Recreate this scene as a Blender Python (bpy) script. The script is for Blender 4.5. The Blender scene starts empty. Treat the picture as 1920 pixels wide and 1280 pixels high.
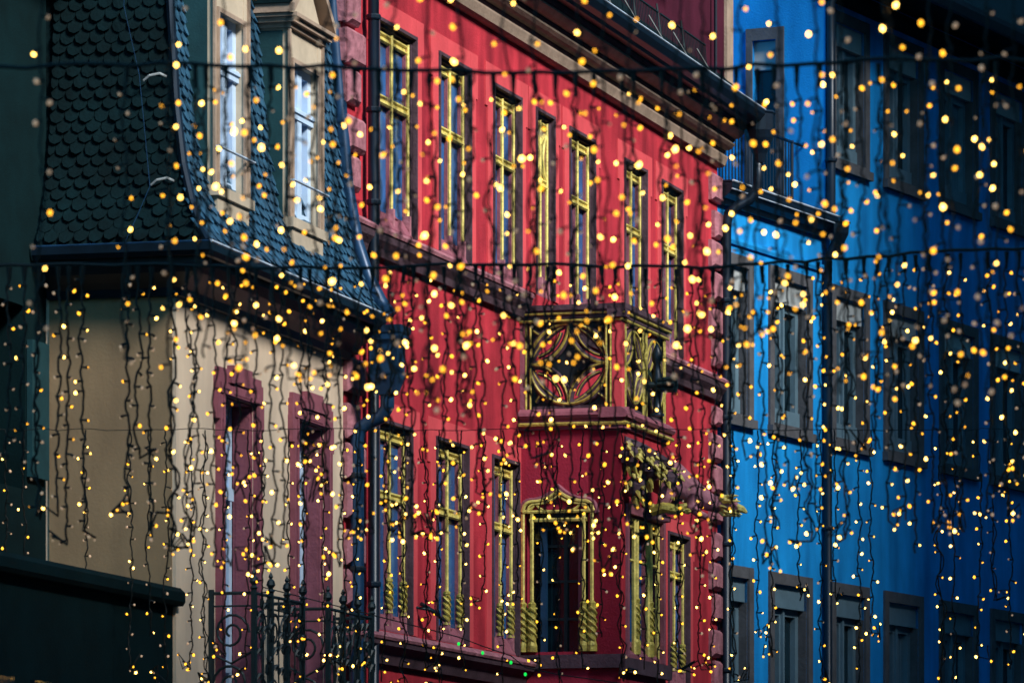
import bpy, math, random
from mathutils import Vector, Matrix
random.seed(11)
PI = math.pi
S = bpy.context.scene
COL = S.collection

# ------------------------------------------------------------------ materials
def nt(name):
    m = bpy.data.materials.new(name); m.use_nodes = True
    n = m.node_tree.nodes; l = m.node_tree.links
    return m, n, l, n['Principled BSDF']

def mat(name, col, rough=.7, metal=0, var=.25, scale=6, bump=.0, bscale=60, spec=.35, stain=0, col2=None):
    """paint / stone / metal with uneven colour, optional grain bump and rain streaks"""
    m, n, l, p = nt(name)
    tc = n.new('ShaderNodeTexCoord')
    no = n.new('ShaderNodeTexNoise'); no.inputs['Scale'].default_value = scale
    no.inputs['Detail'].default_value = 6; no.inputs['Roughness'].default_value = .65
    l.new(tc.outputs['Object'], no.inputs['Vector'])
    rp = n.new('ShaderNodeValToRGB')
    rp.color_ramp.elements[0].position = .3; rp.color_ramp.elements[1].position = .7
    c2 = col2 or tuple(min(1, c * (1 + var)) for c in col)
    rp.color_ramp.elements[0].color = (*[c * (1 - var) for c in col], 1)
    rp.color_ramp.elements[1].color = (*c2, 1)
    l.new(no.outputs['Fac'], rp.inputs['Fac'])
    out = rp.outputs['Color']
    if stain:
        mp = n.new('ShaderNodeMapping'); mp.inputs['Scale'].default_value = (1.3, 1.3, .30)
        l.new(tc.outputs['Object'], mp.inputs['Vector'])
        n2 = n.new('ShaderNodeTexNoise'); n2.inputs['Scale'].default_value = 2.2; n2.inputs['Detail'].default_value = 8
        l.new(mp.outputs['Vector'], n2.inputs['Vector'])
        r2 = n.new('ShaderNodeValToRGB'); r2.color_ramp.elements[0].position = .32; r2.color_ramp.elements[1].position = .66
        r2.color_ramp.elements[0].color = (1 - stain, 1 - stain, 1 - stain * .9, 1); r2.color_ramp.elements[1].color = (1, 1, 1, 1)
        l.new(n2.outputs['Fac'], r2.inputs['Fac'])
        mx = n.new('ShaderNodeMixRGB'); mx.blend_type = 'MULTIPLY'; mx.inputs['Fac'].default_value = 1
        l.new(out, mx.inputs['Color1']); l.new(r2.outputs['Color'], mx.inputs['Color2']); out = mx.outputs['Color']
    l.new(out, p.inputs['Base Color'])
    p.inputs['Roughness'].default_value = rough; p.inputs['Metallic'].default_value = metal
    p.inputs['Specular IOR Level'].default_value = spec
    if bump:
        nb = n.new('ShaderNodeTexNoise'); nb.inputs['Scale'].default_value = bscale; nb.inputs['Detail'].default_value = 4
        l.new(tc.outputs['Object'], nb.inputs['Vector'])
        b = n.new('ShaderNodeBump'); b.inputs['Strength'].default_value = bump; b.inputs['Distance'].default_value = .02
        l.new(nb.outputs['Fac'], b.inputs['Height']); l.new(b.outputs['Normal'], p.inputs['Normal'])
    return m

def glow(name, col, k):
    m, n, l, p = nt(name)
    p.inputs['Base Color'].default_value = (*col, 1); p.inputs['Roughness'].default_value = .2
    p.inputs['Emission Color'].default_value = (*col, 1); p.inputs['Emission Strength'].default_value = k
    m.cycles.emission_sampling = 'NONE'
    return m

X = {}
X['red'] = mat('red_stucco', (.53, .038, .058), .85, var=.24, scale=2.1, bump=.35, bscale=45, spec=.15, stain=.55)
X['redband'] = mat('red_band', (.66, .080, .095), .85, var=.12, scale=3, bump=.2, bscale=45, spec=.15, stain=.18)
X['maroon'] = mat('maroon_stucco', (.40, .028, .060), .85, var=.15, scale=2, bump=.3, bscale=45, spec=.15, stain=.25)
X['attic'] = mat('shade_darkened_stucco', (.075, .012, .028), .9, var=.2, scale=2, bump=.3, bscale=45, spec=.1, stain=.35)  # shade under the eave is put into this wall's colour
X['pink'] = mat('pink_sandstone', (.33, .135, .165), .9, var=.38, scale=9, bump=1, bscale=13, spec=.15)
X['mauve'] = mat('mauve_stone', (.26, .085, .115), .85, var=.22, scale=5, bump=.3, bscale=40, spec=.2)
X['darkstone_and_shadow'] = mat('weathered_dark_stone_and_shadow', (.075, .045, .06), .8, var=.4, scale=4, bump=.4, bscale=30, spec=.2)  # dark stone, also colours in the shadow under the string courses
X['beige'] = mat('beige_stone', (.34, .25, .19), .85, var=.25, scale=4, bump=.3, bscale=30, spec=.2)
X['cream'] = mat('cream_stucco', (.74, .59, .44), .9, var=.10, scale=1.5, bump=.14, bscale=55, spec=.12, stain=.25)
X['tan'] = mat('shade_darkened_tan_stucco', (.36, .25, .145), .9, var=.12, scale=1.2, bump=.14, bscale=40, spec=.12, stain=.3)  # browner paint, darkened further to put the flank's shade into it
X['creamtrim'] = mat('cream_paint', (.48, .40, .30), .7, var=.15, scale=4, bump=.1, spec=.25)
X['blue'] = mat('blue_stucco', (.010, .31, .78), .88, var=.12, scale=1.2, bump=.3, bscale=50, spec=.12, stain=.42)
X['brownstone'] = mat('grey_brown_stone', (.080, .082, .092), .85, var=.25, scale=5, bump=.3, bscale=30, spec=.2)
X['gold'] = mat('gilding', (.68, .56, .15), .45, metal=.15, var=.45, scale=14, bump=.25, bscale=40, spec=.5)
X['oldgold'] = mat('worn_gilding', (.42, .34, .07), .5, metal=.15, var=.5, scale=16, bump=.4, bscale=40, spec=.4)
X['glass'] = mat('blue_glass', (.008, .10, .28), .14, var=.55, scale=1.4, bump=.25, bscale=2.5, spec=.5)
X['darkglass'] = mat('dark_glass', (.003, .014, .022), .1, var=.6, scale=1.5, bump=.25, bscale=2.5, spec=.5)
X['sash'] = mat('pale_blue_sash_paint', (.50, .66, .86), .5, var=.12, scale=5, spec=.4)
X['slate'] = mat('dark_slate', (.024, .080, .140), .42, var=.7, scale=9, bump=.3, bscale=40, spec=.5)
X['darkslate_and_shade'] = mat('black_slate_and_shade', (.001, .010, .013), .9, var=.5, scale=3, bump=.3, bscale=40, spec=.12)  # dark slate; on the cream roof's flank it colours in the shade
X['lead'] = mat('blue_black_lead', (.003, .011, .024), .40, metal=.2, var=.35, scale=5, spec=.5)
X['blulead'] = mat('blue_lead', (.010, .045, .11), .38, metal=.2, var=.35, scale=5, spec=.5)
X['zinc_with_highlight'] = mat('zinc_and_highlight', (.58, .68, .80), .35, metal=.3, var=.25, scale=8, spec=.5)  # pale enough to put the gutter edge highlight into the colour
X['iron'] = mat('teal_black_iron', (.005, .017, .022), .5, metal=.2, var=.3, scale=20, spec=.5)
X['teal'] = mat('dark_teal_cladding', (.012, .055, .066), .7, var=.25, scale=3, bump=.15, spec=.2, stain=.3)
X['black'] = mat('shade_dark_render', (.0015, .012, .0145), .9, var=.3, scale=2, bump=.2, spec=.1)  # darkness at the left edge is put into this colour
X['sashgrey'] = mat('grey_sash_paint', (.10, .17, .22), .5, var=.15, scale=5, spec=.4)
X['blind'] = mat('pale_blind_box', (.34, .37, .38), .7, var=.15, scale=3, spec=.2)
X['wire'] = mat('dark_green_cable', (.003, .006, .006), .6, var=.3, scale=20, spec=.3)
X['paving'] = mat('stone_paving', (.07, .07, .075), .8, var=.3, scale=2, bump=.4, bscale=9, spec=.2)
X['house'] = mat('added_house_grey_render', (.16, .17, .19), .9, var=.15, scale=1, bump=.2, spec=.1, stain=.2)
X['lit'] = glow('bright_warm_bulb', (1, .54, .10), 2.8)
X['amber'] = glow('amber_bulb', (1, .42, .022), .85)
X['soft'] = glow('soft_pink_bulb', (.80, .50, .30), .10)
X['green'] = glow('green_bulb', (.005, .55, .06), .4)

# ------------------------------------------------------------------ mesh builder
# local axes of every house: s runs along the facade, o sticks out towards the street, z is up.  stored as (s, -o, z)
class MB:
    def __init__(self): self.v = []; self.f = []
    def add(self, pts, faces):
        b = len(self.v); self.v += [(p[0], -p[1], p[2]) for p in pts]; self.f += [tuple(b + i for i in f) for f in faces]
    def box(self, s0, s1, o0, o1, z0, z1):
        self.add([(s, o, z) for z in (z0, z1) for o in (o0, o1) for s in (s0, s1)],
                 [(0, 2, 3, 1), (4, 5, 7, 6), (0, 1, 5, 4), (2, 6, 7, 3), (0, 4, 6, 2), (1, 3, 7, 5)]); return self
    def run(self, prof, s0, s1, m0=0, m1=0):
        """profile [(o,z)..] swept along s; m0/m1 mitre the ends by that share of o"""
        n = len(prof)
        self.add([(s0 + m0 * o, o, z) for o, z in prof] + [(s1 + m1 * o, o, z) for o, z in prof],
                 [(i, (i + 1) % n, n + (i + 1) % n, n + i) for i in range(n)] + [tuple(range(n)), tuple(range(2 * n - 1, n - 1, -1))]); return self
    def runo(self, prof, o0, o1):
        """profile [(s,z)..] swept along o"""
        n = len(prof)
        self.add([(s, o0, z) for s, z in prof] + [(s, o1, z) for s, z in prof],
                 [(i, (i + 1) % n, n + (i + 1) % n, n + i) for i in range(n)] + [tuple(range(n)), tuple(range(2 * n - 1, n - 1, -1))]); return self
    def tube(self, pts, r, n=6, close=False):
        P = [Vector(p) for p in pts]; N = len(P); rr = r if isinstance(r, (list, tuple)) else [r] * N
        up = None; rings = []
        for i, p in enumerate(P):
            a = P[(i - 1) % N] if (i or close) else P[i]; b = P[(i + 1) % N] if (i < N - 1 or close) else P[i]
            t = (b - a)
            t = t.normalized() if t.length > 1e-9 else Vector((0, 0, 1))
            if up is None:
                up = t.orthogonal().normalized()
            up = up - t * up.dot(t)
            up = up.normalized() if up.length > 1e-6 else t.orthogonal().normalized()
            w = t.cross(up)
            rings.append([p + rr[i] * (up * math.cos(2 * PI * k / n) + w * math.sin(2 * PI * k / n)) for k in range(n)])
        pts2 = [q for r_ in rings for q in r_]; fs = []
        for i in range(N if close else N - 1):
            j = (i + 1) % N
            for k in range(n):
                fs.append((i * n + k, i * n + (k + 1) % n, j * n + (k + 1) % n, j * n + k))
        if not close: fs += [tuple(range(n)), tuple(range((N - 1) * n, N * n))]
        self.add(pts2, fs); return self
    def ball(self, c, rx, ry=None, rz=None, nu=8, nv=6, wob=0):
        ry = ry or rx; rz = rz or rx; pts = []; fs = []
        for j in range(nv + 1):
            th = PI * j / nv
            for i in range(nu):
                ph = 2 * PI * i / nu; q = 1 + random.uniform(-wob, wob)
                pts.append((c[0] + rx * q * math.sin(th) * math.cos(ph), c[1] + ry * q * math.sin(th) * math.sin(ph), c[2] + rz * q * math.cos(th)))
        for j in range(nv):
            for i in range(nu):
                fs.append((j * nu + i, j * nu + (i + 1) % nu, (j + 1) * nu + (i + 1) % nu, (j + 1) * nu + i))
        self.add(pts, fs); return self
    def lathe(self, s, o, prof, n=8):
        pts = [(s + r * math.cos(2 * PI * k / n), o + r * math.sin(2 * PI * k / n), z) for r, z in prof for k in range(n)]
        fs = [(i * n + k, i * n + (k + 1) % n, (i + 1) * n + (k + 1) % n, (i + 1) * n + k) for i in range(len(prof) - 1) for k in range(n)]
        fs += [tuple(range(n)), tuple(range((len(prof) - 1) * n, len(prof) * n))]
        self.add(pts, fs); return self
    def wall(self, s0, s1, z0, z1, holes, o=0., th=.45, axis='s'):
        """front face at o with real openings, reveals th deep.  axis 'o' makes a wall that runs along o at s = o-argument"""
        ss = sorted({s0, s1, *[h[0] for h in holes], *[h[1] for h in holes]})
        zs = sorted({z0, z1, *[h[2] for h in holes], *[h[3] for h in holes]})
        ss = [q for q in ss if s0 <= q <= s1]; zs = [q for q in zs if z0 <= q <= z1]
        P = (lambda a, d, z: (a, o - d, z)) if axis == 's' else (lambda a, d, z: (o + d, a, z))
        idx = {}; pts = []
        for i, a in enumerate(ss):
            for j, z in enumerate(zs):
                idx[i, j] = len(pts); pts.append(P(a, 0, z))
        def hole(i, j):
            a = (ss[i] + ss[i + 1]) / 2; z = (zs[j] + zs[j + 1]) / 2
            return any(h[0] < a < h[1] and h[2] < z < h[3] for h in holes)
        fs = [(idx[i, j], idx[i + 1, j], idx[i + 1, j + 1], idx[i, j + 1]) for i in range(len(ss) - 1) for j in range(len(zs) - 1) if not hole(i, j)]
        self.add(pts, fs)
        for a0, a1, b0, b1 in holes:
            b0c = max(b0, z0); b1c = min(b1, z1)
            q = [P(a, d, z) for d in (0, th) for a, z in ((a0, b0c), (a1, b0c), (a1, b1c), (a0, b1c))]
            self.add(q, [(0, 1, 5, 4), (1, 2, 6, 5), (2, 3, 7, 6), (3, 0, 4, 7)])
        # back and rim, so the wall is solid from behind
        q = [P(a, d, z) for d in (0, th + .02) for a, z in ((s0, z0), (s1, z0), (s1, z1), (s0, z1))]
        self.add(q, [(0, 1, 5, 4), (1, 2, 6, 5), (2, 3, 7, 6), (3, 0, 4, 7), (4, 5, 6, 7)])
        return self
    def build(self, name, material, parent=None, smooth=False, label=None):
        me = bpy.data.meshes.new(name); me.from_pydata(self.v, [], self.f); me.validate(); me.update()
        if smooth:
            me.polygons.foreach_set('use_smooth', [True] * len(me.polygons))
        me.materials.append(X[material] if isinstance(material, str) else material)
        o = bpy.data.objects.new(name, me); COL.objects.link(o)
        if parent: o.parent = parent
        if label: o['label'] = label
        return o

def tag(o, label, cat, group=None, kind=None):
    if label: o['label'] = label
    if cat: o['category'] = cat
    if group: o['group'] = group
    if kind: o['kind'] = kind
    return o

def empty(name, x, y, ang, z=0):
    o = bpy.data.objects.new(name, None); COL.objects.link(o)
    o.location = (x, y, z); o.rotation_euler = (0, 0, math.radians(ang)); o.empty_display_size = .3
    return o

# ------------------------------------------------------------------ the street
def slab(name, pts, z, m, kind='structure'):
    me = bpy.data.meshes.new(name); me.from_pydata([(x, y, z) for x, y in pts], [], [tuple(range(len(pts)))]); me.materials.append(X[m])
    o = bpy.data.objects.new(name, me); COL.objects.link(o); o['kind'] = kind; return o
slab('ground', [(-400, -400), (600, -400), (600, 600), (-400, 600)], 0, 'paving')

# ------------------------------------------------------------------ RED HOUSE
RH = empty('red_house', -1.4376, 43.3514, 73.911)
tag(RH, 'tall red house with gilded window bars and a carved oriel', 'house')
L = 13.41
UP = [(.90, 2.05), (2.74, 3.76), (4.50, 5.46), (5.97, 6.64), (7.19, 8.16), (9.32, 10.24), (10.87, 11.77)]
LO = [(.90, 1.92), (2.66, 3.68), (4.46, 5.38), (11.14, 12.08)]
ZU0, ZU1, ZL0, ZL1 = 7.80, 9.61, 4.26, 6.11
holes = [(a, b, ZU0, ZU1) for a, b in UP] + [(a, b, ZL0, ZL1 if i < 3 else 5.90) for i, (a, b) in enumerate(LO)]
w = MB().wall(0, L, 0, 10.4, holes, 0, .42)
w.box(0, L, -9, -.44, 0, 10.4)
w.build('wall', 'red', RH)

def red_window(a, b, z0, z1, zt, parent=RH, twisted=False, tracery=False, o=0., lights=2):
    d = .05
    f = MB()                                              # moulded stone frame standing in the opening
    for k, (i0, i1, o0, o1) in enumerate(((.0, .03, .012, .03), (.03, .06, -.06, -.02))):
        f.box(a + i0, a + i1, o - .40, o + o1, z0, z1 - i0)
        f.box(b - i1, b - i0, o - .40, o + o1, z0, z1 - i0)
        f.box(a + i1, b - i1, o - .40, o + o1 - .003, z1 - i1, z1 - i0)
    fr = f.build('window', 'darkstone_and_shadow', parent)
    A, Bq = a + .06, b - .06; zg0 = z0 + .16
    MB().box(A, Bq, o - .10, o - .085, z0, z1 - .06).build('glass', 'glass', fr)
    # steep stone sill whose upper edge sweeps up into the left jamb of each light
    si = MB().run([(o - .083, z0), (o + .0, z0), (o - .0, z0 + .015), (o - .083, zg0)], A, Bq)
    wl = (Bq - A) / lights
    for q in range(lights):
        s0 = A + q * wl; rx, rz = .55 * wl, .26
        arc = [(s0 + rx - rx * math.sin(t * PI / 16), zg0 - .02 + rz * (1 - math.cos(t * PI / 16))) for t in range(9)]
        si.runo([(s0, zg0 - .02)] + arc, o - .084, o - .055)
    si.build('sill', 'mauve', fr)
    for q in range(1, lights + 1):                        # gilded ribs at the mullion and along the right jamb
        x = A + q * wl - (.03 if q == lights else 0)
        mm = MB().box(x - .022, x + .016, o - .084, o - .052, z0 + .17, z1 - .08)
        mm.build('mullion', 'mauve', fr)
        g = MB().tube([(x, o - .040, z0 + .2), (x, o - .040, z1 - .08)], .019, 6)
        g.build('gilded_rib', 'gold', fr)
        st = MB().box(x - .025, x + .025, o - .08, o - .012, z0 + .01, z0 + .20); st.build('mullion_base', 'pink', fr)
        if twisted:
            t = MB().lathe(x, o - .040, [(.02, z0 + .48), (.034, z0 + .47), (.036, z0 + .45), (.027, z0 + .44), (.029, z0 + .2), (.038, z0 + .17)], 8)
            for h in range(3):
                t.tube([(x + .03 * math.cos(h * 2.09 + u * .55), o - .040 + .03 * math.sin(h * 2.09 + u * .55), z0 + .2 + u * .015) for u in range(17)], .012, 5)
            t.build('twisted_column', 'oldgold', fr)
    t = MB()
    t.box(A, Bq, o - .06, o - .045, zt - .015, zt + .065)
    for zz, r in ((zt, .020), (zt + .055, .016)): t.tube([(A, o - .045, zz), (Bq, o - .045, zz)], r, 6)
    t.build('gilded_transom', 'gold', fr)
    t = MB().box(A, Bq, o - .07, o - .055, z1 - .17, z1 - .085)
    for zz, r in ((z1 - .10, .018), (z1 - .155, .012)): t.tube([(A, o - .053, zz), (Bq, o - .053, zz)], r, 6)
    t.build('gilded_head', 'gold', fr)
    MB().box(A, Bq, o - .084, o - .062, zt - .01, zt + .06).build('transom', 'mauve', fr)
    if tracery:
        g = MB(); H = z1 - .2 - (zt + .06); c = (A + Bq) / 2; hw = (Bq - A) / 2 - .03
        for sg in (-1, 1):
            for ph in (0, 1):
                g.tube([(c + sg * hw * (.95 - .9 * math.sin(PI * u / 24) * (1 if ph else .45)) * (1 if ph == 0 else math.cos(PI * u / 30)), o - .05, zt + .06 + H * u / 24) for u in range(25)], .02, 6)
        g.build('tracery', 'gold', fr)
    return fr

def band(a, b, z0, z1, parent=RH):                       # raised plaster band round an opening, stepped at the head
    m = MB()
    m.box(b + .004, b + .17, .0, .014, z0, z1 - .25); m.box(b + .004, b + .24, .0, .013, z1 - .25, z1 + .16)
    m.box(a - .17, a - .004, .0, .014, z0, z1 - .25); m.box(a - .24, a - .004, .0, .013, z1 - .25, z1 + .16)
    m.box(a - .004, b + .004, .0, .012, z1 + .004, z1 + .16)
    return m.build('plaster_band', 'redband', parent)

for i, (a, b) in enumerate(UP):
    red_window(a, b, ZU0, ZU1, 8.90, tracery=(i == 3)); band(a, b, ZU0, ZU1)
for i, (a, b) in enumerate(LO):
    red_window(a, b, ZL0, ZL1 if i < 3 else 5.90, 5.43, twisted=True); band(a, b, ZL0, ZL1 if i < 3 else 5.90)

course = [(0, 7.50), (.05, 7.50), (.07, 7.56), (.13, 7.63), (.15, 7.70), (.13, 7.73), (.03, 7.79), (0, 7.79)]
for a_, b_ in ((-.02, 5.455), (7.23, L + .03)):
    MB().run([(0, 7.50), (.05, 7.50), (.07, 7.56), (.12, 7.62), (.135, 7.68), (0, 7.68)], a_, b_).build('string_course', 'darkstone_and_shadow', RH)  # lower profile dark: the shadow below the lip put into its colour
    MB().run([(0, 7.682), (.145, 7.682), (.155, 7.71), (.13, 7.735), (.03, 7.79), (0, 7.79)], a_, b_).build('sill_course', 'pink', RH)
for k in range(0):
    s = .3 + k * .087
    if s < 5.4 or 7.4 < s < 13: sp.tube([(s, .12, 7.72), (s + random.uniform(-.015, .015), .135 + random.uniform(-.02, .02), 7.80)], .003, 4)
c2 = [(0, 3.96), (.05, 3.96), (.08, 4.05), (.16, 4.12), (.18, 4.18), (.15, 4.21), (.02, 4.25), (0, 4.25)]
for a_, b_ in ((-.02, 5.455), (7.23, L + .03)):
    MB().run([(0, 3.96), (.05, 3.96), (.08, 4.05), (.15, 4.11), (.16, 4.155), (0, 4.155)], a_, b_).build('string_course', 'darkstone_and_shadow', RH)  # same here, underside shadow coloured in with the dark profile
    MB().run([(0, 4.157), (.17, 4.157), (.18, 4.18), (.15, 4.21), (.02, 4.25), (0, 4.25)], a_, b_).build('sill_course', 'pink', RH)

# the deep stacked main cornice
for z0, z1, o0, o1, m in ((10.10, 10.22, .07, .11, 'beige'), (10.22, 10.29, .06, .08, 'darkstone_and_shadow'), (10.29, 10.36, .15, .19, 'beige'),
                          (10.36, 10.41, .17, .19, 'darkstone_and_shadow'), (10.41, 10.49, .25, .30, 'beige'), (10.49, 10.56, .30, .32, 'darkstone_and_shadow')):
    MB().run([(-.02, z0), (o0 - .02, z0), (o0 + .01, z0 + .02), (o1, z1 - .02), (o1, z1), (-.02, z1)], -.03, L + .04).build('cornice', m, RH)
MB().run([(.0, 10.56), (.40, 10.56), (.43, 10.60), (.43, 10.68), (.0, 10.72)], -.05, L + .08).build('eave_board', 'lead', RH)
MB().run([(.43, 10.585), (.50, 10.60), (.545, 10.66), (.55, 10.71), (.535, 10.71), (.52, 10.665), (.44, 10.62)], -.05, L + .12).build('gutter', 'lead', RH, label='dark eaves gutter with a bright front lip')
MB().tube([(-.05, .548, 10.715), (L + .12, .548, 10.715)], .011, 6).build('gutter_lip', 'zinc_with_highlight', RH)
rf = MB().run([(.44, 10.72), (.10, 11.1), (-3, 14.5), (-6, 14.5), (-9, 10.72)], 0, L)
rf.build('roof', 'darkslate_and_shade', RH)
sg = MB()
for s0 in [x * 1.02 + .4 for x in range(11)]:
    if s0 + .95 > 11.9: break
    for k in range(15): sg.tube([(s0 + k * .065, .36, 10.74), (s0 + k * .065, .33, 11.12)], .006, 4)
    sg.tube([(s0, .33, 11.12), (s0 + .91, .33, 11.12)], .012, 5); sg.tube([(s0, .36, 10.78), (s0 + .91, .36, 10.78)], .012, 5)
    sg.tube([(s0, .36, 10.72), (s0 - .03, .30, 11.22)], .012, 5); sg.tube([(s0 + .45, .36, 10.72), (s0 + .43, .52, 10.73), (s0 + .43, .36, 11.0)], .008, 4)
sg.build('snow_guard', 'iron', RH)
# attic house front at the right end of the roof
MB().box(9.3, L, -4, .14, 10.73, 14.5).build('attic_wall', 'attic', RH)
MB().box(L - .26, L + .03, -.3, .175, 10.735, 14.5).build('corner_post', 'beige', RH)
MB().run([(.14, 11.75), (.52, 11.75), (.55, 11.8), (.55, 11.95), (.14, 12.2)], 7.6, 10.3).build('attic_eave', 'lead', RH)
MB().box(10.22, 10.34, .14, .50, 11.72, 12.4).build('attic_post', 'pink', RH)
MB().tube([(L - .9, .2, 10.73), (L - .9, .2, 14)], .02, 6).build('conduit', 'lead', RH)

# rusticated quoins at both corners
def quoin(s0, dirn, z0, z1, side=False):
    z = z0; k = 0; h = .34
    while z < z1 - .1:
        zz = min(z + h, z1); ln = .42 if k % 2 else .28
        q = MB(); j = random.uniform(-.01, .01)
        a, b = (s0 - .03, s0 + ln + j) if dirn > 0 else (s0 - ln + j, s0 + .03)
        e = .035
        q.add([(a, 0, z + .02), (b, 0, z + .02), (b, 0, zz - .02), (a, 0, zz - .02), (a, .04, z + .02), (b, .04, z + .02), (b, .04, zz - .02), (a, .04, zz - .02),
               (a + e, .075, z + .02 + e), (b - e, .075, z + .02 + e), (b - e, .075, zz - .02 - e), (a + e, .075, zz - .02 - e)],
              [(0, 1, 5, 4), (1, 2, 6, 5), (2, 3, 7, 6), (3, 0, 4, 7), (4, 5, 9, 8), (5, 6, 10, 9), (6, 7, 11, 10), (7, 4, 8, 11), (8, 9, 10, 11)])
        if side:
            lo = .22 if k % 2 else .16
            q.box(s0 - .05, s0 - .002, -lo, .03, z + .03, zz - .03)
        q.build('quoin_stone', 'pink' if not side or True else 'mauve', RH)
        z = zz; k += 1
        if k % 3 == 2: z += .06
quoin(0, 1, 7.95, 10.0, True)
quoin(0, 1, 4.4, 7.4)
quoin(L, -1, 4.3, 7.45); quoin(L, -1, 7.85, 10.05)

# oriel: a shallow bay whose left flank faces the viewer
OA, OB, OD = 5.464, 7.20, 1.0
ow = MB()
ow.wall(.002, OD, 0, 6.42, [(.06, .72, 4.30, 5.66)], OA, .30, axis='o')
ow.wall(OA, OB, 0, 6.42, [(OA + .16, OB - .12, 4.25, 5.72)], OD, .30)
ow.box(OB - .3, OB, .0, OD - .33, 0, 6.42)
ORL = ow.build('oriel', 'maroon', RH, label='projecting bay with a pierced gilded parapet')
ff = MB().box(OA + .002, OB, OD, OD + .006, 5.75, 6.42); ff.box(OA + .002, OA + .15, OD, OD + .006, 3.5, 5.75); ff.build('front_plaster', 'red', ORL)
MB().box(OA + .05, OB - .05, 0, OD - .05, 6.42, 6.60).build('floor', 'darkstone_and_shadow', ORL)
# parapet base slab and top rail, mitred round the corner
def rim(z, prof, m, name, parent=ORL, e=0):
    # two runs: along the front (s) and along the left flank (o)
    q = MB()
    q.run([(OD + o, z + h) for o, h in prof], OA - max(p[0] for p in prof), OB + .05)
    mx = max(p[0] for p in prof)
    q.runo([(OA - o, z + h) for o, h in prof], .0, OD + mx - .003)
    return q.build(name, m, parent)
rim(6.42, [(-.2, 0), (.03, 0), (.05, .05), (.05, .10), (-.2, .10)], 'mauve', 'ledge')
rim(6.521, [(-.2, 0), (.07, 0), (.09, .03), (.08, .06), (.02, .10), (-.2, .10)], 'mauve', 'ledge')
gr = MB(); gr.tube([(OA - .055, .0, 6.47), (OA - .055, OD + .055, 6.47), (OB + .05, OD + .055, 6.47)], .02, 6)
gr.build('gilded_moulding', 'oldgold', ORL)
rim(7.48, [(-.12, 0), (.02, 0), (.03, .04), (.06, .08), (.06, .13), (-.12, .13)], 'darkstone_and_shadow', 'top_rail')
gr = MB(); gr.tube([(OA - .035, .0, 7.53), (OA - .035, OD + .035, 7.53), (OB + .05, OD + .035, 7.53)], .014, 6)
gr.tube([(OA - .02, .0, 7.46), (OA - .02, OD + .02, 7.46), (OB + .02, OD + .02, 7.46)], .014, 6)
gr.build('gilded_moulding', 'oldgold', ORL)

def tracery_panel(P, w, z0, z1, name='tracery_panel'):
    """P(a, depth, z): a across the panel, depth out of it.  A wheel of four curved lozenges round a concave star."""
    cx, cz = w / 2, (z0 + z1) / 2; Rr = min(w, z1 - z0) / 2 - .045; kx = (w / 2 - .045) / Rr
    d = MB(); g = MB()
    def both(pts, r, close=False):
        d.tube([P(a, 0, z) for a, z in pts], r, 7, close)
        g.tube([P(a, r * .85, z) for a, z in pts], r * .36, 5, close)
    circ = [(cx + kx * Rr * math.cos(t * PI / 24), cz + Rr * math.sin(t * PI / 24)) for t in range(48)]
    both(circ, .042, True)
    for q in range(4):
        b = q * PI / 2
        for fac, r, e_ in ((1., .038, 0), (.82, .02, .16)):
            ctr = (math.cos(b + PI / 4) * Rr * 1.414, math.sin(b + PI / 4) * Rr * 1.414)
            pts = []
            for t in range(13):
                th = b + PI / 2 + PI / 2 + t * PI / 24 + 0
                th = b + PI + PI / 2 * (e_ + (1 - 2 * e_) * t / 12)
                pts.append((cx + kx * (ctr[0] + fac * Rr * math.cos(th)), cz + ctr[1] + fac * Rr * math.sin(th)))
            both(pts, r)
        # outward bow in each quadrant, so the lozenge reads as a pointed oval
        pts = []
        for t in range(13):
            th = b + PI / 2 * t / 12; rad = Rr * (.985 - .12 * math.sin(PI * t / 12))
            pts.append((cx + kx * rad * math.cos(th), cz + rad * math.sin(th)))
        both(pts, .026)
        # small curved spur into the corner
        a0 = b + PI / 4
        both([(cx + kx * Rr * math.cos(a0), cz + Rr * math.sin(a0)), (cx + kx * Rr * 1.26 * math.cos(a0 + .04), cz + Rr * 1.26 * math.sin(a0 + .04))], .028)
    sol = MB(); star = []; cor = [[], [], [], []]
    for q in range(4):
        b = q * PI / 2; ctr = (math.cos(b + PI / 4) * Rr * 1.414, math.sin(b + PI / 4) * Rr * 1.414)
        for t in range(12):
            th = b - PI / 2 - PI / 2 * t / 12
            star.append((cx + kx * (ctr[0] + Rr * math.cos(th)), cz + ctr[1] + Rr * math.sin(th)))
        for t in range(13):
            th = b + PI / 2 * t / 12; cor[q].append((cx + kx * Rr * math.cos(th), cz + Rr * math.sin(th)))
    def fan(c, pts, close):
        n_ = len(pts); v_ = [P(c[0], -.02, c[1])] + [P(a, -.02, z) for a, z in pts]
        sol.add(v_, [(0, 1 + i, 1 + (i + 1) % n_) for i in range(n_ if close else n_ - 1)])
    star.sort(key=lambda p: math.atan2(p[1] - cz, (p[0] - cx) / kx)); fan((cx, cz), star, True)
    for q in range(4):
        fan((w if q in (0, 3) else 0, z1 if q in (0, 1) else z0), cor[q], False)
    for a0, zz0, a1, zz1 in ((0, z0, w, z0), (0, z1, w, z1), (0, z0, 0, z1), (w, z0, w, z1)):
        d.tube([P(a0, 0, zz0), P(a1, 0, zz1)], .045, 4)
    for a0 in (.01, .055, w - .055, w - .01):
        g.tube([P(a0, .04, z0), P(a0, .04, z1)], .013, 5)
    o = d.build(name, 'darkstone_and_shadow', ORL); g.build('gilding', 'oldgold', o); sol.build('backing', 'iron', o); return o
tracery_panel(lambda a, dp, z: (OA + .04 - dp, .05 + a, z), .86, 6.62, 7.48)
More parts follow.
